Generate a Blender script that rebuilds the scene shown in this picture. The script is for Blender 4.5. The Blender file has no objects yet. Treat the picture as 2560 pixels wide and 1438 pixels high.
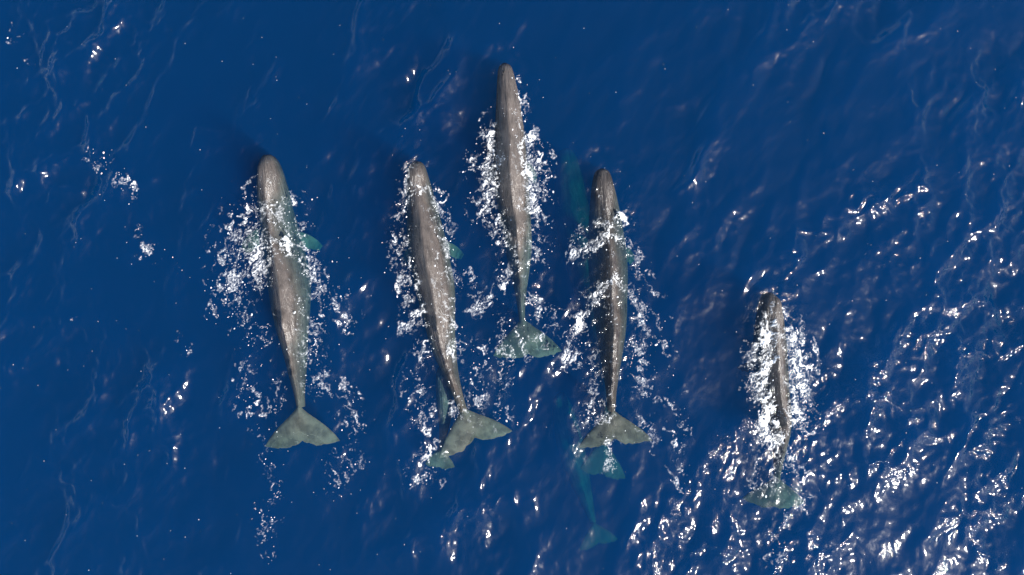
import bpy, math, random
import numpy as np

# ------------------------------------------------------------------ camera, sky, sun, exposure
scene = bpy.context.scene
C = scene.collection
H = 23.4                 # flying height of the camera above the sea (m)
S = 73.14                # photograph pixels per metre at sea level
SUN_EL, SUN_AZ = 42.0, -36.0          # elevation; azimuth measured from +x (picture right), + is up the picture

cam_data = bpy.data.cameras.new('camera')
cam_data.sensor_width = 36.0
cam_data.lens = 36.0 * H / (2560.0 / S)
cam_data.clip_end = 20000
cam = bpy.data.objects.new('camera', cam_data)
cam.location = (0, 0, H)
C.objects.link(cam)
scene.camera = cam

el, az = math.radians(SUN_EL), math.radians(SUN_AZ)
sun_dir = (math.cos(el) * math.cos(az), math.cos(el) * math.sin(az), math.sin(el))
world = bpy.data.worlds.new('World')
scene.world = world
world.use_nodes = True
wn = world.node_tree
wn.nodes.clear()
sky = wn.nodes.new('ShaderNodeTexSky')
sky.sky_type = 'NISHITA'
sky.sun_disc = False
sky.sun_elevation = el
sky.sun_rotation = math.pi / 2 - az     # compass style: 0 is +y, clockwise
bg = wn.nodes.new('ShaderNodeBackground')
bg.inputs['Strength'].default_value = 0.09
wo = wn.nodes.new('ShaderNodeOutputWorld')
wn.links.new(sky.outputs[0], bg.inputs[0])
wn.links.new(bg.outputs[0], wo.inputs[0])

sun_data = bpy.data.lights.new('sun', 'SUN')
sun_data.energy = 4.3
sun_data.angle = math.radians(0.55)
sun_data.color = (1.0, 0.96, 0.90)
sun = bpy.data.objects.new('sun', sun_data)
C.objects.link(sun)
from mathutils import Vector
sun.rotation_euler = Vector(sun_dir).to_track_quat('Z', 'Y').to_euler()
sun.location = Vector(sun_dir) * 60

scene.view_settings.view_transform = 'Standard'
scene.view_settings.look = 'None'
scene.view_settings.gamma = 1.0
scene.view_settings.exposure = 1.0
scene.render.engine = 'CYCLES'
scene.cycles.use_denoising = True
scene.cycles.max_bounces = 3
scene.cycles.volume_bounces = 0
scene.cycles.transparent_max_bounces = 12
scene.cycles.caustics_reflective = False
scene.cycles.caustics_refractive = False

rng = np.random.default_rng(7)
random.seed(7)

# ------------------------------------------------------------------ helpers
def P(px, py, z=0.0):
    """photograph pixel seen at height z -> metres"""
    k = (H - z) / H
    return np.array([(px - 1280.0) / S * k, (719.0 - py) / S * k, z])

def spline(rows, n):
    """Catmull-Rom through control rows, n samples evenly spaced in length of the first two columns"""
    r = np.array(rows, float)
    r = np.vstack([2 * r[0] - r[1], r, 2 * r[-1] - r[-2]])
    out = []
    for i in range(1, len(r) - 2):
        p0, p1, p2, p3 = r[i - 1], r[i], r[i + 1], r[i + 2]
        for t in np.linspace(0, 1, 40, endpoint=False):
            out.append(0.5 * (2 * p1 + (p2 - p0) * t + (2 * p0 - 5 * p1 + 4 * p2 - p3) * t * t + (3 * p1 - p0 - 3 * p2 + p3) * t ** 3))
    out.append(r[-2])
    out = np.array(out)
    d = np.concatenate([[0], np.cumsum(np.hypot(*np.diff(out[:, :2], axis=0).T))])
    q = np.linspace(0, d[-1], n)
    return np.stack([np.interp(q, d, out[:, k]) for k in range(out.shape[1])], 1)

def smooth(a, b, x):
    t = np.clip((x - a) / (b - a), 0, 1)
    return t * t * (3 - 2 * t)

def mesh_from(name, verts, faces, attrs=None, smooth_shade=True):
    """verts (n,3); faces: (m,4) or (m,3) array or list of tuples"""
    me = bpy.data.meshes.new(name)
    if isinstance(faces, np.ndarray):
        m, k = faces.shape
        me.vertices.add(len(verts)); me.vertices.foreach_set('co', np.asarray(verts, np.float32).ravel())
        me.loops.add(m * k); me.loops.foreach_set('vertex_index', faces.astype(np.int32).ravel())
        me.polygons.add(m); me.polygons.foreach_set('loop_start', np.arange(0, m * k, k, dtype=np.int32))
        me.update(calc_edges=True)
    else:
        me.from_pydata([tuple(v) for v in verts], [], faces)
    if smooth_shade:
        me.polygons.foreach_set('use_smooth', np.ones(len(me.polygons), bool))
    for k, v in (attrs or {}).items():
        a = me.attributes.new(k, 'FLOAT', 'POINT')
        a.data.foreach_set('value', np.asarray(v, np.float32).ravel())
    me.update()
    return me

def link(name, me, mat, label=None, cat=None, group=None, kind=None, parent=None):
    o = bpy.data.objects.new(name, me)
    C.objects.link(o)
    if mat: me.materials.append(mat)
    if label: o['label'] = label
    if cat: o['category'] = cat
    if group: o['group'] = group
    if kind: o['kind'] = kind
    if parent: o.parent = parent
    return o

def field(nx, ny, dx, power, lmin, lmax, seed, ang=None, spread=2, stretch=1.0):
    """periodic gaussian random field, unit variance; optional directional spread"""
    r = np.random.default_rng(seed)
    w = np.fft.rfft2(r.standard_normal((ny, nx)))
    kx = np.fft.rfftfreq(nx, dx)[None, :]; ky = np.fft.fftfreq(ny, dx)[:, None]
    if ang is not None and stretch != 1.0:
        ca, sa = math.cos(ang), math.sin(ang)
        kk = np.hypot(kx * ca + ky * sa, (-kx * sa + ky * ca) * stretch)
    else:
        kk = np.hypot(kx, ky)
    k = np.maximum(kk, 1e-6)
    amp = k ** (-power) * np.exp(-(1 / lmax / k) ** 4) * np.exp(-(k * lmin) ** 4)
    if ang is not None and stretch == 1.0:
        c = (kx * math.cos(ang) + ky * math.sin(ang)) / k
        amp = amp * (0.06 + np.abs(c) ** spread)
    f = np.fft.irfft2(w * amp, s=(ny, nx))
    return f / f.std()

def sample(f, x, y, dx, x0, y0):
    """bilinear periodic lookup"""
    ny, nx = f.shape
    u = (x - x0) / dx; v = (y - y0) / dx
    i = np.floor(u).astype(int); j = np.floor(v).astype(int)
    a = u - i; b = v - j
    i0 = i % nx; i1 = (i + 1) % nx; j0 = j % ny; j1 = (j + 1) % ny
    return (f[j0, i0] * (1 - a) + f[j0, i1] * a) * (1 - b) + (f[j1, i0] * (1 - a) + f[j1, i1] * a) * b

# ------------------------------------------------------------------ materials
def newmat(name):
    m = bpy.data.materials.new(name); m.use_nodes = True
    nt = m.node_tree; nt.nodes.clear()
    return m, nt, nt.nodes, nt.links

def node(nt, t, **kw):
    n = nt.nodes.new(t)
    for k, v in kw.items():
        if k.startswith('_'): setattr(n, k[1:], v)
        else: n.inputs[k.replace('__', ' ')].default_value = v
    return n

def mathn(nt, op, a, b=None, c=None):
    n = nt.nodes.new('ShaderNodeMath'); n.operation = op
    for i, v in enumerate((a, b, c)):
        if v is None: continue
        if isinstance(v, (int, float)): n.inputs[i].default_value = v
        else: nt.links.new(v, n.inputs[i])
    return n.outputs[0]

def make_water():
    m, nt, N, L = newmat('sea_water')
    out = N.new('ShaderNodeOutputMaterial')
    geo = N.new('ShaderNodeNewGeometry')
    chop = node(nt, 'ShaderNodeAttribute', _attribute_name='chop').outputs['Fac']
    rot = node(nt, 'ShaderNodeMapping'); rot.inputs['Rotation'].default_value = (0, 0, math.radians(20)); rot.inputs['Scale'].default_value = (1.0, 0.7, 1.0)
    L.new(geo.outputs['Position'], rot.inputs[0])
    def noise(scale, detail, vec, rough=0.55, dist=0.0):
        n = node(nt, 'ShaderNodeTexNoise', Scale=scale, Detail=detail, Roughness=rough, Distortion=dist)
        L.new(vec, n.inputs['Vector']); return n.outputs['Fac']
    n1 = noise(3.2, 2, rot.outputs[0], 0.6, 0.0)
    n2 = noise(17.0, 2, geo.outputs['Position'], 0.6, 0.0)
    b1 = node(nt, 'ShaderNodeBump', Strength=1.0, Distance=0.031); L.new(n1, b1.inputs['Height'])
    L.new(mathn(nt, 'MULTIPLY_ADD', chop, 0.018, 0.015), b1.inputs['Distance'])
    b2 = node(nt, 'ShaderNodeBump', Strength=1.0)
    L.new(n2, b2.inputs['Height']); L.new(b1.outputs[0], b2.inputs['Normal'])
    L.new(mathn(nt, 'MULTIPLY', chop, 0.014), b2.inputs['Distance'])
    lw = node(nt, 'ShaderNodeLayerWeight'); L.new(b2.outputs[0], lw.inputs['Normal'])
    fres = mathn(nt, 'MULTIPLY_ADD', mathn(nt, 'POWER', lw.outputs['Facing'], 5.0), 0.98, 0.02)
    gl = node(nt, 'ShaderNodeBsdfAnisotropic', Roughness=0.06); gl.inputs['Color'].default_value = (1, 1, 1, 1)
    L.new(b2.outputs[0], gl.inputs['Normal'])
    gl2 = node(nt, 'ShaderNodeBsdfAnisotropic', Roughness=0.27); L.new(b2.outputs[0], gl2.inputs['Normal'])   # ripples too small to see
    gl2.inputs['Color'].default_value = (1, 1, 1, 1)
    gm = node(nt, 'ShaderNodeMixShader'); gm.inputs[0].default_value = 0.11
    L.new(gl.outputs[0], gm.inputs[1]); L.new(gl2.outputs[0], gm.inputs[2])
    tr = node(nt, 'ShaderNodeBsdfTransparent')
    mix = N.new('ShaderNodeMixShader')
    L.new(fres, mix.inputs[0]); L.new(tr.outputs[0], mix.inputs[1]); L.new(gm.outputs[0], mix.inputs[2])
    L.new(mix.outputs[0], out.inputs['Surface'])
    # the water itself: absorbs red first, scatters blue
    def coef(cls, sig):
        d = max(sig); n = N.new(cls)
        c = [s / d for s in sig] if cls.endswith('Scatter') else [1 - s / d for s in sig]
        n.inputs['Color'].default_value = (*c, 1); n.inputs['Density'].default_value = d
        return n
    va = coef('ShaderNodeVolumeAbsorption', (0.66, 0.20, 0.155))
    vs = coef('ShaderNodeVolumeScatter', (0.0, 0.0240, 0.104))
    vs.inputs['Anisotropy'].default_value = 0.0
    add = N.new('ShaderNodeAddShader')
    L.new(va.outputs[0], add.inputs[0]); L.new(vs.outputs[0], add.inputs[1])
    L.new(add.outputs[0], out.inputs['Volume'])
    return m

def make_skin():
    m, nt, N, L = newmat('whale_skin')
    out = N.new('ShaderNodeOutputMaterial')
    bs = node(nt, 'ShaderNodeBsdfPrincipled', Roughness=0.27)
    gloss = node(nt, 'ShaderNodeAttribute', _attribute_name='gloss').outputs['Fac']      # wet shine of skin in the air; none under water
    L.new(gloss, bs.inputs['Specular IOR Level'])
    along = node(nt, 'ShaderNodeAttribute', _attribute_name='along').outputs['Fac']     # metres from the snout
    around = node(nt, 'ShaderNodeAttribute', _attribute_name='around').outputs['Fac']   # metres round the girth
    wing = node(nt, 'ShaderNodeAttribute', _attribute_name='wing').outputs['Fac']       # 1 on flukes and flippers
    tone = node(nt, 'ShaderNodeAttribute', _attribute_name='tone').outputs['Fac']
    tc = N.new('ShaderNodeTexCoord')
    cmb = N.new('ShaderNodeCombineXYZ')
    L.new(mathn(nt, 'MULTIPLY', along, 0.55), cmb.inputs[0]); L.new(mathn(nt, 'MULTIPLY', around, 2.6), cmb.inputs[1]); L.new(tone, cmb.inputs[2])
    streak = node(nt, 'ShaderNodeTexNoise', Scale=3.0, Detail=5.0, Roughness=0.6, Distortion=0.25); L.new(cmb.outputs[0], streak.inputs['Vector'])
    blot = node(nt, 'ShaderNodeTexNoise', Scale=2.2, Detail=4.0, Roughness=0.6); L.new(tc.outputs['Object'], blot.inputs['Vector'])
    fine = node(nt, 'ShaderNodeTexNoise', Scale=26.0, Detail=3.0, Roughness=0.65); L.new(tc.outputs['Object'], fine.inputs['Vector'])
    cr = N.new('ShaderNodeValToRGB')
    cr.color_ramp.elements[0].position = 0.38; cr.color_ramp.elements[0].color = (0.055, 0.046, 0.041, 1)
    cr.color_ramp.elements[1].position = 0.62; cr.color_ramp.elements[1].color = (0.122, 0.101, 0.089, 1)
    s = mathn(nt, 'ADD', mathn(nt, 'MULTIPLY', streak.outputs['Fac'], 0.45), mathn(nt, 'MULTIPLY', blot.outputs['Fac'], 0.43))
    s = mathn(nt, 'ADD', s, mathn(nt, 'MULTIPLY', fine.outputs['Fac'], 0.12))
    L.new(s, cr.inputs[0])
    # flukes and flippers are paler and blotched
    wr = N.new('ShaderNodeValToRGB')
    wr.color_ramp.elements[0].position = 0.40; wr.color_ramp.elements[0].color = (0.070, 0.064, 0.053, 1)
    wr.color_ramp.elements[1].position = 0.60; wr.color_ramp.elements[1].color = (0.125, 0.114, 0.092, 1)
    wb = node(nt, 'ShaderNodeTexNoise', Scale=2.8, Detail=4.0, Roughness=0.55); L.new(tc.outputs['Object'], wb.inputs['Vector'])
    L.new(wb.outputs['Fac'], wr.inputs[0])
    mx = N.new('ShaderNodeMix'); mx.data_type = 'RGBA'
    L.new(wing, mx.inputs['Factor']); L.new(cr.outputs[0], mx.inputs[6]); L.new(wr.outputs[0], mx.inputs[7])
    # thin pale scars
    sv = node(nt, 'ShaderNodeTexVoronoi', _feature='DISTANCE_TO_EDGE', Scale=1.1)
    wv = node(nt, 'ShaderNodeTexNoise', Scale=1.7, Detail=2.0); L.new(tc.outputs['Object'], wv.inputs['Vector'])
    va = N.new('ShaderNodeVectorMath'); va.operation = 'ADD'; L.new(tc.outputs['Object'], va.inputs[0]); L.new(wv.outputs['Color'], va.inputs[1])
    L.new(va.outputs[0], sv.inputs['Vector'])
    line = mathn(nt, 'LESS_THAN', sv.outputs['Distance'], 0.006)
    gate = mathn(nt, 'GREATER_THAN', blot.outputs['Fac'], 0.56)
    mx2 = N.new('ShaderNodeMix'); mx2.data_type = 'RGBA'
    L.new(mathn(nt, 'MULTIPLY', mathn(nt, 'MULTIPLY', line, gate), 0.5), mx2.inputs['Factor'])
    L.new(mx.outputs[2], mx2.inputs[6]); mx2.inputs[7].default_value = (0.28, 0.25, 0.22, 1)
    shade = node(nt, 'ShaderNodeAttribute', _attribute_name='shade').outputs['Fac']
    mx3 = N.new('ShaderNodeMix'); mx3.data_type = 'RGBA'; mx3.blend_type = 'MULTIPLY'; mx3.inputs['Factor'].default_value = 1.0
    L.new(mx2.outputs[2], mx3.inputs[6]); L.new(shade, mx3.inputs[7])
    L.new(mx3.outputs[2], bs.inputs['Base Color'])
    hgt = mathn(nt, 'ADD', mathn(nt, 'MULTIPLY', streak.outputs['Fac'], 1.0), mathn(nt, 'MULTIPLY', fine.outputs['Fac'], 0.12))
    bp = node(nt, 'ShaderNodeBump', Strength=0.9, Distance=0.10); L.new(hgt, bp.inputs['Height'])
    L.new(bp.outputs[0], bs.inputs['Normal'])
    L.new(bs.outputs[0], out.inputs['Surface'])
    return m

def make_plain(name, col, rough):
    m, nt, N, L = newmat(name)
    out = N.new('ShaderNodeOutputMaterial')
    bs = node(nt, 'ShaderNodeBsdfPrincipled', Roughness=rough)
    tc = N.new('ShaderNodeTexCoord')
    n = node(nt, 'ShaderNodeTexNoise', Scale=20.0, Detail=3.0); L.new(tc.outputs['Object'], n.inputs['Vector'])
    r = N.new('ShaderNodeValToRGB')
    r.color_ramp.elements[0].color = (*[c * 0.7 for c in col], 1); r.color_ramp.elements[1].color = (*[min(1, c * 1.3) for c in col], 1)
    L.new(n.outputs['Fac'], r.inputs[0]); L.new(r.outputs[0], bs.inputs['Base Color'])
    L.new(bs.outputs[0], out.inputs['Surface'])
    return m

def make_foam():
    m, nt, N, L = newmat('foam')
    out = N.new('ShaderNodeOutputMaterial')
    den = node(nt, 'ShaderNodeAttribute', _attribute_name='cover').outputs['Fac']
    geo = N.new('ShaderNodeNewGeometry')
    n = node(nt, 'ShaderNodeTexNoise', Scale=30.0, Detail=3.0); L.new(geo.outputs['Position'], n.inputs['Vector'])
    bp = node(nt, 'ShaderNodeBump', Strength=0.7, Distance=0.03); L.new(n.outputs['Fac'], bp.inputs['Height'])
    bs = node(nt, 'ShaderNodeBsdfPrincipled', Roughness=0.35); bs.inputs['Base Color'].default_value = (0.78, 0.80, 0.82, 1)
    L.new(bp.outputs[0], bs.inputs['Normal'])
    tr = N.new('ShaderNodeBsdfTransparent')
    mx = N.new('ShaderNodeMixShader')
    L.new(den, mx.inputs[0]); L.new(tr.outputs[0], mx.inputs[1]); L.new(bs.outputs[0], mx.inputs[2])
    L.new(mx.outputs[0], out.inputs['Surface'])
    return m

WATER, SKIN, FOAM = make_water(), make_skin(), make_foam()
BLOW = make_plain('blowhole_skin', (0.02, 0.017, 0.015), 0.4)

# ------------------------------------------------------------------ whales: control rows are (pixel x, pixel y, half width px, height of the back m)
WHALES = [
 dict(label='leftmost whale, its back half awash, broad foam spreading on both sides', group='whales at the surface', seed=1,
  rows=[(657,389,5,-.25),(659,396,20,-.03),(661,420,29,.09),(664,470,38,.07),(668,520,43,.0),(676,580,49,-.01),(686,640,53,.06),(697,710,54,.14),(704,770,49,.16),(712,830,40,.12),(721,875,32,.0),(733,940,22,-.09),(742,985,14,-.14),(748,1020,11,-.2)],
  dorsal=(0.60,0.70,.17), base=(745,1010), notch=(757,1101), tipL=(663,1117), tipR=(850,1102), zf=(-.22,-.32,-.5,-.36),
  flip=(0.27, 1, 1.05, -.6), flip2=(0.30, -1, .9, -1.9), blow=None),
 dict(label='whale with long bare grey back, second from left, a small calf under its tail', group='whales at the surface', seed=2,
  rows=[(1036,403,5,-.3),(1037,410,19,-.04),(1039,432,26,.06),(1043,480,35,.02),(1049,530,42,.10),(1058,600,50,.22),(1070,670,52,.25),(1082,730,50,.24),(1091,790,42,.20),(1098,840,36,.12),(1108,885,30,.03),(1124,935,20,.0),(1143,990,13,-.02),(1158,1030,10,-.05)],
  dorsal=(0.60,0.68,.18), base=(1153,1015), notch=(1187,1093), tipL=(1098,1146), tipR=(1281,1078), zf=(-.24,-.38,-.50,-.36),
  flip=(0.32, 1, .75, -1.6), flip2=(0.32, -1, .8, -1.9), blow=None),
 dict(label='foremost whale, farthest ahead, brown back high out of the water between white wash', group='whales at the surface', seed=3, shade=1.08,
  rows=[(1261,157,5,-.25),(1262,163,16,.0),(1265,190,23,.14),(1270,250,31,.22),(1274,330,39,.24),(1276,400,44,.27),(1279,460,45,.25),(1286,520,41,.17),(1293,570,37,.13),(1297,615,34,.0),(1299,670,27,-.16),(1302,730,15,-.32),(1304,780,9,-.42),(1306,810,8,-.46)],
  dorsal=(0.57,0.68,.20), base=(1304,790), notch=(1321,884), tipL=(1233,890), tipR=(1405,878), zf=(-.45,-.62,-.8,-.7),
  flip=(0.36, 1, .7, -1.9), flip2=(0.36, -1, .7, -1.9), blow=(1259,181,.2)),
 dict(label='dark whale fourth from left, foam streaming off it in a V across its back', group='whales at the surface', seed=4, shade=.72,
  rows=[(1506,421,5,-.25),(1508,428,18,-.04),(1511,455,27,.07),(1517,510,37,.05),(1523,570,45,-.02),(1528,630,50,.02),(1531,690,50,.07),(1533,750,46,.03),(1535,810,41,.08),(1535,860,34,.06),(1533,920,24,.03),(1531,980,14,.0),(1530,1030,10,-.04)],
  dorsal=(0.62,0.72,.14), base=(1530,1020), notch=(1536,1095), tipL=(1446,1120), tipR=(1632,1102), zf=(-.18,-.32,-.40,-.32),
  flip=(0.30, 1, .75, -1.5), flip2=(0.32, -1, .8, -1.9), blow=(1500,447,.25)),
 dict(label='rightmost whale, smaller, its left flank white with foam standing in for sun glare', group='whales at the surface', seed=5, shade=.85,
  rows=[(1931,733,5,-.25),(1934,740,18,-.02),(1939,765,27,.10),(1943,810,34,.11),(1947,860,40,.11),(1951,920,42,.10),(1954,970,40,.10),(1960,1020,36,.09),(1967,1065,28,.08),(1965,1100,22,-.04),(1957,1140,15,-.2),(1950,1175,10,-.35),(1946,1205,8,-.45)],
  dorsal=(0.60,0.72,.14), base=(1947,1190), notch=(1932,1264), tipL=(1856,1246), tipR=(2012,1258), zf=(-.5,-.72,-.8,-.85),
  flip=(0.36, 1, .6, -1.7), flip2=(0.36, -1, .6, -1.7), blow=(1940,757,.2)),
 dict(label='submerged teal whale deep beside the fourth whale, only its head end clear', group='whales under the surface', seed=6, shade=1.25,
  rows=[(1418,370,5,-4.0),(1418,378,20,-3.8),(1422,410,30,-3.7),(1429,470,40,-3.6),(1438,540,46,-3.5),(1454,620,47,-3.2),(1476,700,43,-2.8),(1494,780,38,-2.3),(1512,860,32,-2.0),(1524,930,26,-1.7),(1522,1010,18,-1.7),(1514,1070,11,-1.75),(1508,1105,9,-1.8)],
  dorsal=(0.60,0.70,.08), base=(1509,1095), notch=(1506,1182), tipL=(1450,1172), tipR=(1564,1196), zf=(-1.8,-1.8,-1.9,-1.8),
  flip=None, flip2=None, blow=None),
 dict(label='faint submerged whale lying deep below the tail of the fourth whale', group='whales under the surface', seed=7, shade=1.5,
  rows=[(1396,985,5,-3.6),(1400,993,15,-3.4),(1408,1030,26,-3.3),(1420,1080,33,-3.2),(1434,1140,34,-3.1),(1450,1200,28,-3.0),(1466,1250,19,-2.9),(1478,1290,11,-2.8),(1484,1310,8,-2.8)],
  dorsal=(0.58,0.70,.06), base=(1482,1303), notch=(1496,1356), tipL=(1448,1376), tipR=(1545,1348), zf=(-2.8,-2.8,-2.9,-2.8),
  flip=None, flip2=None, blow=None),
 dict(label='small pale calf just under water by the tail of the second whale', group='whales under the surface', seed=8,
  rows=[(1102,915,4,-1.0),(1102,921,10,-.8),(1104,945,17,-.65),(1107,985,20,-.62),(1109,1025,19,-.65),(1109,1065,14,-.7),(1105,1100,8,-.75),(1101,1125,5,-.75)],
  dorsal=(0.60,0.70,.05), base=(1102,1118), notch=(1100,1168), tipL=(1063,1160), tipR=(1137,1168), zf=(-.72,-.7,-.72,-.65),
  flip=None, flip2=None, blow=None),
]

def wing_grid(L, T, zr, zt, tk, nu, nv, sgn):
    """tapering blade between a leading and a trailing edge curve (nu,2 each): closed top+bottom sheet"""
    vs, fs = [], []
    us = np.linspace(0, 1, nu)
    v = np.linspace(0, 1, nv)
    prof = np.sqrt(np.clip(v, 0, 1)) * (1 - v) * 2.2 + 0.0
    for side in (1, -1):
        for i, u in enumerate(us):
            zc = zr + (zt - zr) * u ** 1.3
            t = tk * ((1 - u) ** 0.9 * 0.85 + 0.15)
            for j in range(nv):
                xy = L[i] * (1 - v[j]) + T[i] * v[j]
                vs.append((xy[0], xy[1], zc + side * t * prof[j]))
    n = nu * nv
    for side in (0, 1):
        for i in range(nu - 1):
            for j in range(nv - 1):
                a = side * n + i * nv + j
                q = (a, a + 1, a + nv + 1, a + nv)
                fs.append(q if (side == 0) == (sgn > 0) else q[::-1])
    return vs, fs

def bez(p, t):
    t = t[:, None]
    return p[0] * (1 - t) ** 3 + 3 * p[1] * t * (1 - t) ** 2 + 3 * p[2] * t * t * (1 - t) + p[3] * t ** 3

SPINES = []
def build_whale(w):
    r = random.Random(w['seed']); nr = np.random.default_rng(w['seed'])
    n, seg = 170, 64
    sp = spline(w['rows'], n)
    lift = 1.8 if w['seed'] < 6 else 1.0
    sp[:, 3] = np.where(sp[:, 3] > 0, sp[:, 3] * lift, sp[:, 3])
    xyz = np.array([P(a[0], a[1], a[3]) for a in sp])          # crest of the back
    hw = np.maximum(sp[:, 2] / S * (H - sp[:, 3]) / H, 0.03)
    s = np.linspace(0, 1, n)
    d = np.gradient(xyz[:, :2], axis=0); d /= np.linalg.norm(d, axis=1)[:, None]
    # smooth the heading
    k = np.hanning(15); k /= k.sum()
    for c in range(2):
        d[:, c] = np.convolve(np.pad(d[:, c], 7, mode='edge'), k, 'valid')
    d /= np.linalg.norm(d, axis=1)[:, None]
    side = np.stack([d[:, 1] * -1, d[:, 0]], 1) * -1           # to the whale's right as it points along -d
    hh = hw * np.interp(s, [0, .05, .3, .6, .85, 1], [1.25, 1.35, 1.38, 1.35, 1.5, 1.2])
    length = np.concatenate([[0], np.cumsum(np.linalg.norm(np.diff(xyz[:, :2], axis=0), axis=1))])
    th = np.linspace(0, 2 * math.pi, seg, endpoint=False) + math.pi / 2
    verts, along, around, wing = [], [], [], []
    d0, d1, dh = w['dorsal']
    org = np.array([*xyz[n // 2][:2], 0.0])
    ridge = (1.0 if w['seed'] < 6 else 0.5) * np.interp(s, [0, .06, .2, .4, .7, 1], [0, .2, .55, .66, .66, .6])
    zt = xyz[:, 2].copy()
    bumpz = dh * np.where((s > d0) & (s < d1), np.sin(np.clip((s - d0) / (d1 - d0), 0, 1) ** 1.8 * math.pi), 0)
    for q in range(4):                                          # knuckles behind the dorsal hump
        c0 = d1 + 0.03 + q * 0.045
        bumpz += dh * 0.28 * np.exp(-((s - c0) / 0.012) ** 2)
    lat = np.zeros((n, seg)); zz = np.zeros((n, seg))
    for i in range(n):
        px = np.interp(s[i], [0, .1, .3, 1], [.72, .78, .9, 1.0])
        c, sn = np.cos(th), np.sin(th)
        x = hw[i] * np.sign(c) * np.abs(c) ** px
        z = hh[i] * np.sign(sn) * np.abs(sn) ** np.interp(s[i], [0, .3, 1], [.85, .95, 1.0])
        up = sn > 0
        # roof-like back towards the tail
        tri = hh[i] * (1 - np.abs(x) / hw[i])
        z = np.where(up, z * (1 - ridge[i]) + tri * ridge[i], z)
        z = z - hh[i] + zt[i]
        z = z + bumpz[i] * np.exp(-(x / 0.11) ** 2) * up
        lat[i], zz[i] = x, z
    # low folds along the flanks
    fold = field(64, 256, 1.0, 1.0, 3, 60, w['seed'] + 50)
    fy = np.linspace(0, 255, n).astype(int)
    zz += 0.0 * fold[fy][:, :seg] * smooth(0, .2, s)[:, None] * (1 - smooth(.8, 1, s))[:, None]
    for i in range(n):
        for j in range(seg):
            verts.append((xyz[i, 0] + side[i, 0] * lat[i, j], xyz[i, 1] + side[i, 1] * lat[i, j], zz[i, j]))
            along.append(length[i]); around.append((j if j < seg / 2 else j - seg) / seg * 2 * math.pi * 0.7)
            wing.append(smooth(.9, 1.0, s[i]) * 0.6)
    faces = []
    for i in range(n - 1):
        for j in range(seg):
            a, b = i * seg + j, i * seg + (j + 1) % seg
            faces.append((a, b, b + seg, a + seg))
    faces.append(tuple(range(seg))[::-1]); faces.append(tuple(range((n - 1) * seg, n * seg)))
    # flukes
    zb, zn, zl, zr_ = w['zf']
    base = P(*w['base'], zb)[:2]; notch = P(*w['notch'], zn)[:2]
    for tip, zt_, sg in ((P(*w['tipL'], zl)[:2], zl, -1), (P(*w['tipR'], zr_)[:2], zr_, 1)):
        ax = notch - base; span = tip - base
        nrm = np.array([-span[1], span[0]]); nrm /= np.linalg.norm(nrm)
        if np.dot(nrm, -ax) < 0: nrm = -nrm                     # points forward
        ln = np.linalg.norm(span)
        u = np.linspace(0, 1, 34)
        root_off = (tip - notch); root_off = root_off / np.linalg.norm(root_off)
        Lc = bez([base, base + ax * 0.30 + root_off * 0.20, base + span * 0.62 + nrm * ln * 0.10, tip], u)
        tn = tip - notch
        back = -nrm
        Tc = bez([notch, notch + tn * 0.30 + ax / np.linalg.norm(ax) * ln * 0.15, notch + tn * 0.72 + ax / np.linalg.norm(ax) * ln * 0.05, tip], u)
        rag = np.interp(np.linspace(0, 1, 34), np.linspace(0, 1, 12), nr.normal(0, 0.022, 12)) + nr.normal(0, .006, 34)
        rag *= np.minimum(1, np.minimum(u * 6, (1 - u) * 4))
        Tc = Tc + rag[:, None] * (ax / np.linalg.norm(ax))[None]
        Lc = Lc + (nr.normal(0, .004, 34) * np.minimum(1, (1 - u) * 4))[:, None] * nrm
        vs, fs = wing_grid(Lc, Tc, (zb + zn) / 2, zt_, 0.085 * ln / 1.5, 34, 14, sg)
        o = len(verts); verts += vs; faces += [tuple(o + q for q in f) for f in fs]
        along += [9.0] * len(vs); around += [0.0] * len(vs); wing += [{6: .0, 7: .0}.get(w['seed'], 1.0)] * len(vs)
    # flippers
    for fl in (w['flip'], w['flip2']):
        if not fl: continue
        sf, sg, ln, zf = fl
        i = int(sf * n); i2 = int((sf + .05) * n)
        out = side[i] * sg; aft = d[i]
        root1 = xyz[i, :2] + out * hw[i] * .8; root2 = xyz[i2, :2] + out * hw[i2] * .8
        tip = root1 + out * ln * .72 + aft * ln * .62
        u = np.linspace(0, 1, 16)
        Lc = bez([root1, root1 + out * ln * .35, tip - aft * ln * .28 - out * .02, tip], u)
        Tc = bez([root2, root2 + out * ln * .18 + aft * ln * .16, tip - out * ln * .26 + aft * ln * .22, tip - out * ln * .16 + aft * ln * .16], u)
        Tc = Tc + (nr.normal(0, .018, 16) * np.minimum(1, u * 4))[:, None] * aft[None]
        zroot = zt[i] - hh[i] * .9
        vs, fs = wing_grid(Lc, Tc, zroot, zf, .07, 16, 8, sg * 1)
        o = len(verts); verts += vs; faces += [tuple(o + q for q in f) for f in fs]
        along += [3.0] * len(vs); around += [0.0] * len(vs); wing += [1.0] * len(vs)
    verts = np.array(verts) - org
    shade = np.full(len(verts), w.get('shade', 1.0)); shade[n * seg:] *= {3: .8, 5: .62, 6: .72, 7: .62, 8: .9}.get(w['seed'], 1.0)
    gloss = np.where(verts[:, 2] > -0.03, 0.6, 0.05); gloss[n * seg:] = 0.03
    me = mesh_from('sperm_whale', verts, faces, dict(along=along, around=around, wing=wing, tone=[w['seed'] * 1.7] * len(verts), shade=shade, gloss=gloss))
    o = link('sperm_whale', me, SKIN, w['label'], 'whale', w['group'])
    o.location = org
    SPINES.append(dict(xy=xyz[:, :2], d=d, side=side, hw=hw, hh=hh, zt=zt, ridge=ridge, bump=bumpz, w=w))
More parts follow.
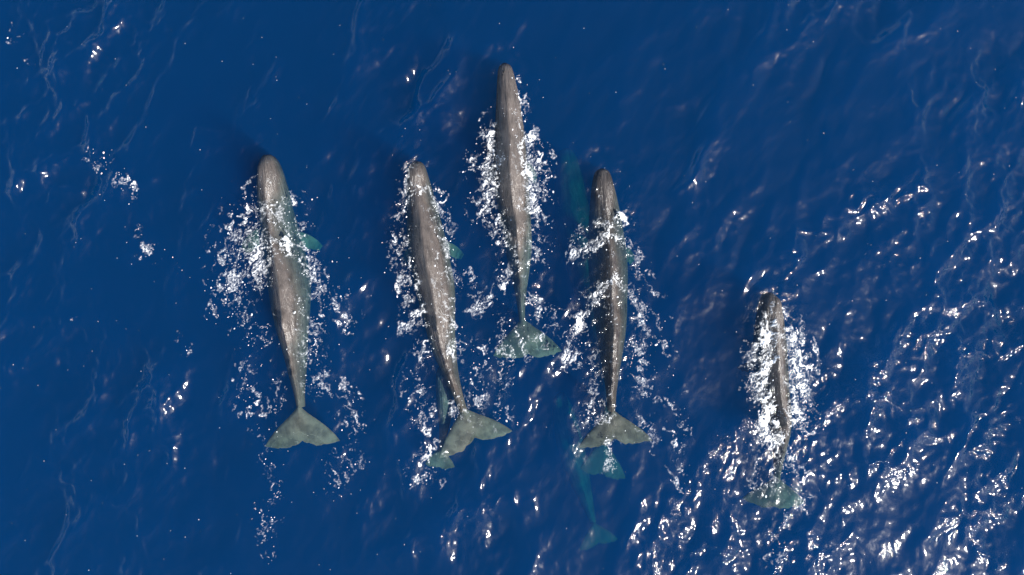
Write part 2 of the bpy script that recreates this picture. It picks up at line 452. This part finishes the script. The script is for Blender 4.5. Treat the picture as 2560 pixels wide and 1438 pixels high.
    if w['blow']:                                               # S-shaped slit on the left front of the head
        bx, by, ang = w['blow']
        z0 = top_at(len(SPINES) - 1, P(bx, by, .1)[:2])
        c = P(bx, by, z0)
        t = np.linspace(-1, 1, 15)
        vs, fs = [], []
        for i, q in enumerate(t):
            x = 0.05 * math.sin(q * 2.2) ; y = q * 0.17
            xr, yr = x * math.cos(ang) - y * math.sin(ang), x * math.sin(ang) + y * math.cos(ang)
            wd = 0.03 * (1 - q * q) + 0.006
            for k in range(8):
                a = k / 8 * 2 * math.pi
                px_, py_ = c[0] + xr + wd * math.cos(a), c[1] + yr
                zs = top_at(len(SPINES) - 1, np.array([px_, py_]))
                vs.append((px_ - org[0], py_ - org[1], zs + 0.004 + 0.014 * math.sin(a)))
        for i in range(14):
            for k in range(8):
                fs.append((i * 8 + k, i * 8 + (k + 1) % 8, i * 8 + 8 + (k + 1) % 8, i * 8 + 8 + k))
        bo = link('blowhole', mesh_from('blowhole', np.array(vs), fs), BLOW, parent=o)

def top_field(sp, X, Y):
    """height of the whale's back over points, and lateral distance / half width"""
    sh = X.shape; x, y = X.ravel(), Y.ravel()
    xy = sp['xy'][::2]
    best = np.full(x.shape, 1e9); idx = np.zeros(x.shape, int)
    for i, p in enumerate(xy):
        q = (x - p[0]) ** 2 + (y - p[1]) ** 2
        m = q < best; best[m] = q[m]; idx[m] = i * 2
    lt = (x - sp['xy'][idx, 0]) * sp['side'][idx, 0] + (y - sp['xy'][idx, 1]) * sp['side'][idx, 1]
    lo = (x - sp['xy'][idx, 0]) * sp['d'][idx, 0] + (y - sp['xy'][idx, 1]) * sp['d'][idx, 1]
    r = np.abs(lt) / sp['hw'][idx]
    far = np.abs(lo) > 0.12
    rr = np.clip(r, 0, 1)
    el = np.sqrt(1 - rr ** 2); z = sp['hh'][idx] * (el * (1 - sp['ridge'][idx]) + (1 - rr) * sp['ridge'][idx] - 1) + sp['zt'][idx]
    z = z + sp['bump'][idx] * np.exp(-(lt / 0.11) ** 2)
    z = np.where((r > 1) | far, -5, z)
    dist = np.sqrt(best) - sp['hw'][idx]
    return z.reshape(sh), dist.reshape(sh), idx.reshape(sh) / len(sp['hw'])

def top_at(k, p):
    z, _, _ = top_field(SPINES[k], np.array([p[0]]), np.array([p[1]]))
    return float(z[0])

for w in WHALES:
    build_whale(w)

# ------------------------------------------------------------------ sea surface
TX = 0.06
NX, NY = 1024, 512
swell = 0.100 * field(NX, NY, TX, 2.0, 0.5, 6.0, 11, math.radians(-22), 1.6)
ripple = (0.031 * field(NX, NY, TX, 2.0, 0.16, 2.4, 12, math.radians(-30), 0.8)
          + 0.007 * field(NX, NY, TX, 1.3, 0.14, 0.9, 13, math.radians(40), 1))
waves = swell + ripple
def ruffle(X, Y):
    """a breeze roughens the water towards the lower right; it is slicker around and ahead of the whales"""
    return smooth(4.5, 13.0, 0.8 * X - 0.85 * Y)
def riesz(f):
    ft = np.fft.rfft2(f); kx = np.fft.rfftfreq(NX)[None, :]; ky = np.fft.fftfreq(NY)[:, None]
    k = np.maximum(np.hypot(kx, ky), 1e-9)
    return np.fft.irfft2(-1j * kx / k * ft, s=f.shape), np.fft.irfft2(-1j * ky / k * ft, s=f.shape)
chx, chy = riesz(waves)                    # sideways heave: crests narrow, troughs widen
calm = field(NX, NY, TX, 1.8, 3, 16, 14)
patchy = field(NX, NY, TX, 2.0, 0.25, 2.5, 16, math.radians(-40), 0.7)
chopf = field(NX, NY, 0.06, 1.2, 0.2, 1.2, 15)

def axis(half, step, far, growth=1.13):
    a = list(np.arange(0, half + 1e-6, step)); st = step
    while a[-1] < far:
        st = min(st * growth, 400); a.append(a[-1] + st)
    a = np.array(a)
    return np.concatenate([-a[:0:-1], a])

gx, gy = axis(19.5, 0.048, 3000), axis(11.5, 0.048, 3000)
X, Y = np.meshgrid(gx, gy)
stepx = np.gradient(gx)[None, :]; stepy = np.gradient(gy)[:, None]
coarse = np.maximum(stepx, stepy)
fade = 1 - smooth(0.1, 1.5, coarse)

def near_whales(X, Y):
    """distance outside the whales' outlines and top height of whatever whale lies under a point"""
    D = np.full(X.shape, 9.0); T = np.full(X.shape, -9.0)
    for sp in SPINES[:5]:
        x0, x1 = sp['xy'][:, 0].min() - 2, sp['xy'][:, 0].max() + 2
        y0, y1 = sp['xy'][:, 1].min() - 3, sp['xy'][:, 1].max() + 2
        m = (X > x0) & (X < x1) & (Y > y0) & (Y < y1)
        z, di, _ = top_field(sp, X[m], Y[m])
        D[m] = np.minimum(D[m], di); T[m] = np.maximum(T[m], z)
    return D, T

def poly_dist(x, y, p):
    best = np.full(x.shape, 1e9)
    for a, b in zip(p[:-1], p[1:]):
        ab = b - a; t = np.clip(((x - a[0]) * ab[0] + (y - a[1]) * ab[1]) / max(ab @ ab, 1e-9), 0, 1)
        best = np.minimum(best, np.hypot(x - a[0] - t * ab[0], y - a[1] - t * ab[1]))
    return best
# steeper wavelets: (height m, width px, points px)
CRESTS = [
 (.16,22,[(2065,990),(2120,975),(2200,985),(2250,1030),(2290,1045)]), (.16,22,[(2190,890),(2260,860),(2330,850),(2370,885)]), (.16,24,[(2370,905),(2430,870),(2490,890),(2545,880)]),
 (.16,24,[(1655,1340),(1690,1240),(1745,1190),(1800,1110),(1865,1050)]), (.16,26,[(1965,640),(2050,570),(2110,515),(2175,485),(2260,500)]), (.07,24,[(1040,1380),(1110,1310),(1200,1250),(1290,1240)]),
 (.16,20,[(2420,1330),(2450,1380),(2480,1400)]), (.16,24,[(2460,1140),(2530,1080),(2560,1050)]), (.07,20,[(1990,1250),(1945,1320),(1930,1400)]), (.16,20,[(2190,1150),(2260,1105),(2330,1060)]),
 (.07,22,[(2270,240),(2290,310),(2270,330)]), (.08,20,[(2280,400),(2300,470),(2290,520)]), (.06,20,[(840,1230),(880,1165),(930,1150)]), (.07,22,[(1700,1400),(1830,1360)]), (.16,26,[(2380,1300),(2500,1270),(2560,1240)]),
 (.085,20,[(250,385),(205,420),(180,470),(135,492)]), (.07,18,[(75,190),(95,250),(80,300)]), (.06,16,[(370,150),(362,190),(330,200)]), (.06,16,[(620,130),(660,80)]), (.07,18,[(0,480),(40,410),(20,540)]),
 (.06,16,[(520,330),(470,460)]), (.06,16,[(640,250),(610,290)]), (.06,18,[(95,1115),(140,1170),(200,1220)]), (.06,18,[(280,1240),(340,1290),(385,1330)]), (.07,18,[(10,960),(20,1010)]), (.06,16,[(460,380),(600,350),(640,360)]),
]
CRESTS = [(a, w / S, np.array([P(*q)[:2] for q in p])) for a, w, p in CRESTS]
CHOP = 0.65
LEAN = 1.4
def crest_field(X, Y):
    hsum = np.zeros(X.shape); near = np.zeros(X.shape)
    for a, w, p in CRESTS:
        m = (X > p[:, 0].min() - 3 * w) & (X < p[:, 0].max() + 3 * w) & (Y > p[:, 1].min() - 3 * w) & (Y < p[:, 1].max() + 3 * w)
        x, y = X[m], Y[m]
        x = x + 0.14 * sample(calm, x * 9, y * 9, TX, -30, -15); y = y + 0.14 * sample(calm, x * 9 + 7, y * 9, TX, -30, -15)
        d = poly_dist(x, y, p)
        brk = 0.45 + 0.55 * smooth(-1, 1, sample(calm, x * 5, y * 5 + 3, TX, -30, -15))
        g = np.exp(-(d / w) ** 1.5) * brk
        hsum[m] += a * g; near[m] = np.maximum(near[m], g)
    return hsum, near

def water_height(X, Y, D):
    a = 0.85 + 0.35 * np.clip(sample(calm, X, Y, TX, -30, -15), -1.2, 1.6)
    quiet = 0.35 + 0.65 * smooth(-0.1, 1.6, D)
    cx = sample(chx, X, Y, TX, -30, -15); cy = sample(chy, X, Y, TX, -30, -15)
    rf = 0.6 + 0.4 * np.maximum(ruffle(X, Y), 0.65 * smooth(7, 14, -X))
    lean = LEAN * sample(swell, X, Y, TX, -30, -15)      # waves run to the left: their left faces are the steeper
    h = ((0.74 + 0.26 * ruffle(X, Y)) * sample(swell, X + CHOP * cx + lean, Y + CHOP * cy - 0.3 * lean, TX, -30, -15) + rf * sample(ripple, X + CHOP * cx, Y + CHOP * cy, TX, -30, -15)) * a * quiet
    h = h + crest_field(X, Y)[0]
    near = 1 - smooth(0.0, 1.1, D)
    h = h + 0.018 * near * sample(chopf, X, Y, 0.06, -30, -15)
    # low rings pushed ahead of the snouts
    for sp in SPINES[:5]:
        c = sp['xy'][6]; dx, dy = X - c[0], Y - c[1]
        r = np.hypot(dx, dy); f = -(dx * sp['d'][5, 0] + dy * sp['d'][5, 1]) / np.maximum(r, .01)
        h = h + 0.028 * np.cos((r - 0.5) * 9.5) * np.exp(-((r - 0.75) / 0.45) ** 2) * smooth(-0.3, 0.6, f)
    return h

D, TOP = near_whales(X, Y)
Z = water_height(X, Y, D) * fade
crest_near = crest_field(X, Y)[1]
pat = sample(patchy, X, Y, TX, -30, -15) + 0.8 * np.clip(Z / 0.08, -1.5, 1.5)      # ripples gather on the crests
rfl = 0.25 + 0.75 * ruffle(X, Y)
chop = rfl * (0.10 + 0.8 * smooth(0.5, 2.2, pat) + 1.6 * crest_near) + 0.8 * (1 - smooth(0, 0.9, D))
chop = np.clip(chop, 0.05, 2)
ny, nx = X.shape
V = np.stack([X.ravel(), Y.ravel(), Z.ravel()], 1)
ii = np.arange(nx - 1)[None, :] + np.arange(ny - 1)[:, None] * nx
F = np.stack([ii, ii + 1, ii + nx + 1, ii + nx], -1).reshape(-1, 4)
DEPTH = -90.0
nb = len(V)
# walls and floor of the body of water: skirts of quads so that the volume is closed
ring = np.concatenate([np.arange(nx), np.arange(1, ny) * nx + nx - 1, (ny - 1) * nx + np.arange(nx - 2, -1, -1), np.arange(ny - 2, 0, -1) * nx])
low = V[ring].copy(); low[:, 2] = DEPTH
V2 = np.vstack([V, low, [[0, 0, DEPTH]]])
nr_ = len(ring); r0 = np.arange(nr_); r1 = (r0 + 1) % nr_
walls = np.stack([ring[r0], nb + r0, nb + r1, ring[r1]], 1)
floor = np.stack([nb + r0, np.full(nr_, nb + nr_), np.full(nr_, nb + nr_), nb + r1], 1)
me = bpy.data.meshes.new('sea')
quads = np.vstack([F, walls]); tris = np.stack([nb + r1, nb + r0, np.full(nr_, nb + nr_)], 1)
me.vertices.add(len(V2)); me.vertices.foreach_set('co', V2.astype(np.float32).ravel())
lv = np.concatenate([quads.ravel(), tris.ravel()]).astype(np.int32)
ls = np.concatenate([np.arange(len(quads)) * 4, len(quads) * 4 + np.arange(len(tris)) * 3]).astype(np.int32)
me.loops.add(len(lv)); me.loops.foreach_set('vertex_index', lv)
me.polygons.add(len(ls)); me.polygons.foreach_set('loop_start', ls)
me.update(calc_edges=True)
sm = np.zeros(len(ls), bool); sm[:len(F)] = True
me.polygons.foreach_set('use_smooth', sm)
at = me.attributes.new('chop', 'FLOAT', 'POINT')
cv = np.zeros(len(V2), np.float32); cv[:nb] = chop.ravel(); at.data.foreach_set('value', cv)
me.update()
link('sea_water', me, WATER, 'deep blue open sea with ripples and sun glitter', 'sea', kind='structure')

# ------------------------------------------------------------------ foam: lacy sheets of bubbles and droplets riding on the water
# strokes: (strength, width px, points px)
STROKES = [
 # leftmost whale
 (.80,42,[(640,520),(618,575),(600,640),(585,720)]), (1.0,30,[(655,605),(640,650),(640,700)]), (.62,18,[(645,512),(690,505),(742,505)]),
 (.7,22,[(640,545),(690,540),(745,575)]), (1.0,15,[(660,600),(700,602),(752,628)]), (.8,14,[(668,640),(710,625),(745,640)]),
 (.85,20,[(748,628),(790,695),(825,750),(862,800)]), (.6,14,[(800,735),(862,740)]), (.62,28,[(790,800),(775,880),(800,940)]),
 (.75,7,[(545,715),(532,750),(529,790)]), (.5,26,[(590,760),(640,850),(618,960),(640,1050)]), (.36,20,[(640,1050),(662,1130),(672,1250),(668,1390)]),
 (.55,24,[(820,970),(870,1000),(890,1060)]), (.5,26,[(875,1150),(840,1215)]), (.5,16,[(700,960),(680,1010)]), (.5,16,[(760,750),(765,830)]),
 # second whale
 (.8,12,[(1018,425),(1015,455),(1045,470),(1080,490)]), (.75,16,[(1020,470),(1002,540),(988,620),(1008,720),(1035,800)]), (.85,22,[(1030,785),(1020,815)]),
 (.75,14,[(1078,470),(1100,560),(1112,640),(1150,705)]), (.6,16,[(1108,505),(1122,560)]), (.6,22,[(1130,680),(1190,720)]), (.85,8,[(1014,590),(1028,680),(1050,750),(1070,810)]),
 (.55,24,[(1062,850),(1040,940),(1060,1040),(1066,1100),(1060,1195)]), (.5,28,[(1180,880),(1195,1000),(1160,1040)]), (.5,22,[(1235,900),(1250,960),(1262,1050)]), (.6,16,[(1100,700),(1125,800),(1130,880)]),
 # foremost whale
 (1.12,20,[(1226,320),(1220,400),(1226,470),(1208,525)]), (.95,11,[(1205,372),(1180,390),(1176,430)]), (1.05,16,[(1238,395),(1222,440)]), (.95,7,[(1291,192),(1299,230),(1305,255)]), (.9,8,[(1298,270),(1306,340)]),
 (1.22,24,[(1318,350),(1330,440),(1328,520)]), (.72,20,[(1345,360),(1362,460),(1342,560)]), (.8,20,[(1222,520),(1245,580),(1262,610)]), (.7,20,[(1325,560),(1340,640)]),
 (.85,16,[(1300,660),(1262,680),(1240,740),(1185,775)]), (.95,9,[(1330,738),(1350,750),(1345,785)]), (.62,18,[(1260,800),(1250,880)]), (.6,14,[(1300,845),(1290,870),(1340,850)]), (.55,20,[(1380,800),(1350,830),(1250,910)]),
 # fourth whale
 (1.0,14,[(1556,545),(1520,578),(1480,612),(1428,640)]), (.85,11,[(1520,580),(1562,610)]), (.7,16,[(1500,560),(1545,560)]), (1.0,14,[(1538,692),(1500,722),(1470,770),(1435,840),(1413,900)]), (.95,13,[(1535,692),(1572,735),(1600,772),(1620,830)]),
 (.5,14,[(1590,640),(1612,710)]), (.6,10,[(1440,575),(1425,600)]), (.75,18,[(1592,850),(1596,900),(1612,980)]), (.6,22,[(1460,800),(1440,860)]), (.55,20,[(1470,900),(1490,1000),(1470,1060)]), (.7,12,[(1480,1060),(1520,1035)]),
 (.75,12,[(1528,1105),(1525,1160)]), (.65,7,[(1605,733),(1660,740)]), (.55,18,[(1600,1040),(1640,1110)]), (.6,14,[(1540,780),(1550,850)]),
 # rightmost whale: white foam here mostly stands in for sun glare on wet film
 (1.22,26,[(1918,820),(1904,890),(1902,960),(1916,1040),(1928,1105)]), (1.2,26,[(1978,840),(1994,900),(2000,980),(1994,1050)]), (.9,20,[(1998,860),(2032,890),(2010,950)]), (.8,8,[(1893,880),(1877,910)]),
 (.8,18,[(1935,1110),(1955,1160),(1935,1190)]), (.7,14,[(1990,1080),(2005,1120),(1960,1150)]), (.65,26,[(2010,980),(2020,1040)]), (.5,26,[(1890,1130),(1890,1210)]), (.55,20,[(1990,1180),(2020,1220),(1975,1290),(1930,1380)]), (.7,7,[(1940,740),(1918,790)]), (.6,7,[(1958,780),(1970,830)]),
 # loose whitecaps and scraps
 (.85,9,[(240,420),(258,408)]), (.9,12,[(305,452),(330,460)]), (.6,9,[(322,470),(330,485)]), (.40,16,[(225,400),(262,388)]), (.50,9,[(350,575),(345,610)]), (.34,14,[(340,625),(440,660)]), (.42,7,[(180,800),(200,805)]),
 (.36,10,[(20,60),(35,110)]), (.44,8,[(55,145),(62,155)]), (.36,10,[(440,850),(465,870)]), (.42,20,[(1640,800),(1660,900)]), (.4,20,[(1690,1000),(1700,1200)]),
]
fx0, fx1, fy0, fy1, fd = -17.6, 17.6, -9.95, 9.95, 0.016
fxs, fys = np.arange(fx0, fx1, fd), np.arange(fy0, fy1, fd)
FX, FY = np.meshgrid(fxs, fys)
ENV = np.zeros(FX.shape)
for st, wpx, pts in STROKES:
    wd = wpx / S
    p = np.array([P(*q)[:2] for q in pts])
    m0 = slice(max(0, int((p[:, 1].min() - 3 * wd - fy0) / fd)), max(1, int((p[:, 1].max() + 3 * wd - fy0) / fd)))
    m1 = slice(max(0, int((p[:, 0].min() - 3 * wd - fx0) / fd)), max(1, int((p[:, 0].max() + 3 * wd - fx0) / fd)))
    x, y = FX[m0, m1], FY[m0, m1]
    best = np.full(x.shape, 1e9)
    for a, b in zip(p[:-1], p[1:]):
        ab = b - a; t = np.clip(((x - a[0]) * ab[0] + (y - a[1]) * ab[1]) / max(ab @ ab, 1e-9), 0, 1)
        best = np.minimum(best, np.hypot(x - a[0] - t * ab[0], y - a[1] - t * ab[1]))
    ENV[m0, m1] = np.maximum(ENV[m0, m1], st * np.exp(-(best / wd) ** 2 * 0.55))
# broken lines of bubbles where the skin cuts the water
lineD, lineT = near_whales(FX, FY)
lm = lineT > -0.25
wl = np.zeros(FX.shape)
wl[lm] = np.exp(-((water_height(FX[lm], FY[lm], lineD[lm]) - lineT[lm]) / 0.022) ** 2)
ENV = np.maximum(ENV, 0.52 * wl)
w1 = field(2208, 1250, fd, 1.6, 0.10, 1.2, 31); w2 = field(2208, 1250, fd, 1.6, 0.10, 1.2, 32)
w3 = field(2208, 1250, fd, 2.0, 0.12, 1.6, 41); w4 = field(2208, 1250, fd, 2.0, 0.12, 1.6, 42)
nA = field(2208, 1250, fd, 2.6, 0.09, 1.3, 33); nA2 = field(2208, 1250, fd, 2.4, 0.08, 0.6, 36)
nB = field(2208, 1250, fd, 1.3, 0.05, 0.20, 34); nC = field(2208, 1250, fd, 1.8, 0.07, 0.9, 35); nD = field(2208, 1250, fd, 1.6, 0.09, 1.0, 37)
# the strings trail outwards and back from each whale's axis
axisx = np.array([np.interp(fys, sp['xy'][::-1, 1], sp['xy'][::-1, 0]) for sp in SPINES[:5]])      # x of each axis at each y
dxs = FX[None, :, :] - axisx[:, :, None]
nearest = np.argmin(np.abs(dxs), 0)
sidew = np.sign(np.take_along_axis(dxs, nearest[None], 0)[0]); del dxs
fa = math.radians(27)
fu = (FX * math.cos(fa) + sidew * FY * math.sin(fa)) * 1.25          # across the flow
fv_ = (FY * math.cos(fa) - sidew * FX * math.sin(fa)) * 0.62         # along the flow
wx = fu + 0.10 * sample(w1, FX, FY, fd, fx0, fy0); wy = fv_ + 0.10 * sample(w2, FX, FY, fd, fx0, fy0)
def look(f): return sample(f, wx, wy, fd, fx0, fy0)
grain = sample(nB, FX, FY, fd, fx0, fy0)
E = sample(ENV, FX + 0.07 * look(w3), FY + 0.07 * look(w4), fd, fx0, fy0)
E = np.clip(0.89 * E + 0.12 * look(nC), 0, 1.3) * (E > 0.05)
gate = smooth(0.0, 0.7, look(nD) + 2.6 * (E - 0.55))                 # strings break up where the foam thins
wid = 0.17 * np.clip(E, 0, 1.2) ** 1.4 * (1 + 0.2 * grain)
strings = np.maximum(smooth(1.0, 0.15, np.abs(look(nA)) / np.maximum(wid, 1e-3)), 0.9 * smooth(1.0, 0.15, np.abs(look(nA2)) / np.maximum(wid * 0.8, 1e-3))) * gate
clots = smooth(0.0, 0.9, 0.8 * look(nC) + 0.25 * grain + 4.2 * (E - 1.10))
milk = 0.42 * smooth(0.55, 1.1, E + 0.2 * look(nC)) * (0.6 + 0.4 * np.clip(grain, -1, 1))                # thin film of bubbles
dens = np.clip(np.maximum(np.maximum(strings * (0.70 + 0.14 * grain), clots), milk), 0, 1) * (E > 0.08)
FO = dens
keep = dens > 0.02
cell = keep[:-1, :-1] | keep[1:, :-1] | keep[:-1, 1:] | keep[1:, 1:]
cj, ci = np.nonzero(cell)
fny, fnx = FX.shape
used = np.zeros(FX.shape, bool)
for a in (0, 1):
    for b in (0, 1):
        used[cj + a, ci + b] = True
remap = np.full(FX.size, -1); uidx = np.flatnonzero(used.ravel()); remap[uidx] = np.arange(len(uidx))
ux, uy = FX.ravel()[uidx], FY.ravel()[uidx]
uD, uT = near_whales(ux, uy)
uz = np.maximum(water_height(ux, uy, uD), uT) + 0.012 + 0.025 * np.clip(FO.ravel()[uidx], 0, 1) + 0.008 * np.clip(grain.ravel()[uidx], -1, 2)
b0 = cj * fnx + ci
fq = np.stack([remap[b0], remap[b0 + 1], remap[b0 + fnx + 1], remap[b0 + fnx]], 1)
fv = np.stack([ux, uy, uz], 1)
link('sea_foam', mesh_from('sea_foam', fv, fq, dict(cover=dens.ravel()[uidx])), FOAM,
     'white lacy foam and wash streaming around the whales, standing in for sun glare at the rightmost', 'foam', kind='stuff')

# droplets: small domes scattered where the foam breaks up
pts = []
prob = np.clip(ENV, 0, .7) ** 1.3
cum = np.cumsum(prob.ravel()); nd = 1100
pick = np.searchsorted(cum, rng.random(nd) * cum[-1])
dx_ = FX.ravel()[pick] + rng.normal(0, .16, nd); dy_ = FY.ravel()[pick] + rng.normal(0, .16, nd)
lx = rng.uniform(fx0, fx1, 350); ly = rng.uniform(fy0, fy1, 350)
dx_ = np.concatenate([dx_, lx]); dy_ = np.concatenate([dy_, ly])
rad = np.concatenate([np.clip(rng.lognormal(math.log(0.010), .5, nd), .004, .03), rng.uniform(.004, .010, 350)])
dD, dT = near_whales(dx_, dy_)
dz = np.maximum(water_height(dx_, dy_, dD), dT)
k = 7
ang = np.arange(k) / k * 2 * math.pi
vv = np.zeros((len(dx_), k + 1, 3))
str_ = rng.uniform(.8, 1.9, len(dx_)); ro = rng.normal(1.2, .6, len(dx_))
ex = rad[:, None] * np.cos(ang)[None] * str_[:, None]; ey = rad[:, None] * np.sin(ang)[None]
vv[:, :k, 0] = dx_[:, None] + ex * np.cos(ro)[:, None] - ey * np.sin(ro)[:, None]
vv[:, :k, 1] = dy_[:, None] + ex * np.sin(ro)[:, None] + ey * np.cos(ro)[:, None]
vv[:, :k, 2] = dz[:, None]
vv[:, k, 0], vv[:, k, 1], vv[:, k, 2] = dx_, dy_, dz + rad * 0.9 + 0.012
vv[:, :k, 2] += 0.008
bi = np.arange(len(dx_))[:, None] * (k + 1)
tri = np.stack([bi + np.arange(k)[None], bi + (np.arange(k)[None] + 1) % k, np.broadcast_to(bi + k, (len(dx_), k))], -1).reshape(-1, 3)
link('foam_droplets', mesh_from('foam_droplets', vv.reshape(-1, 3), tri, dict(cover=np.ones(len(dx_) * (k + 1)))), FOAM,
     'scattered white flecks and droplets on the blue water', 'foam', kind='stuff')
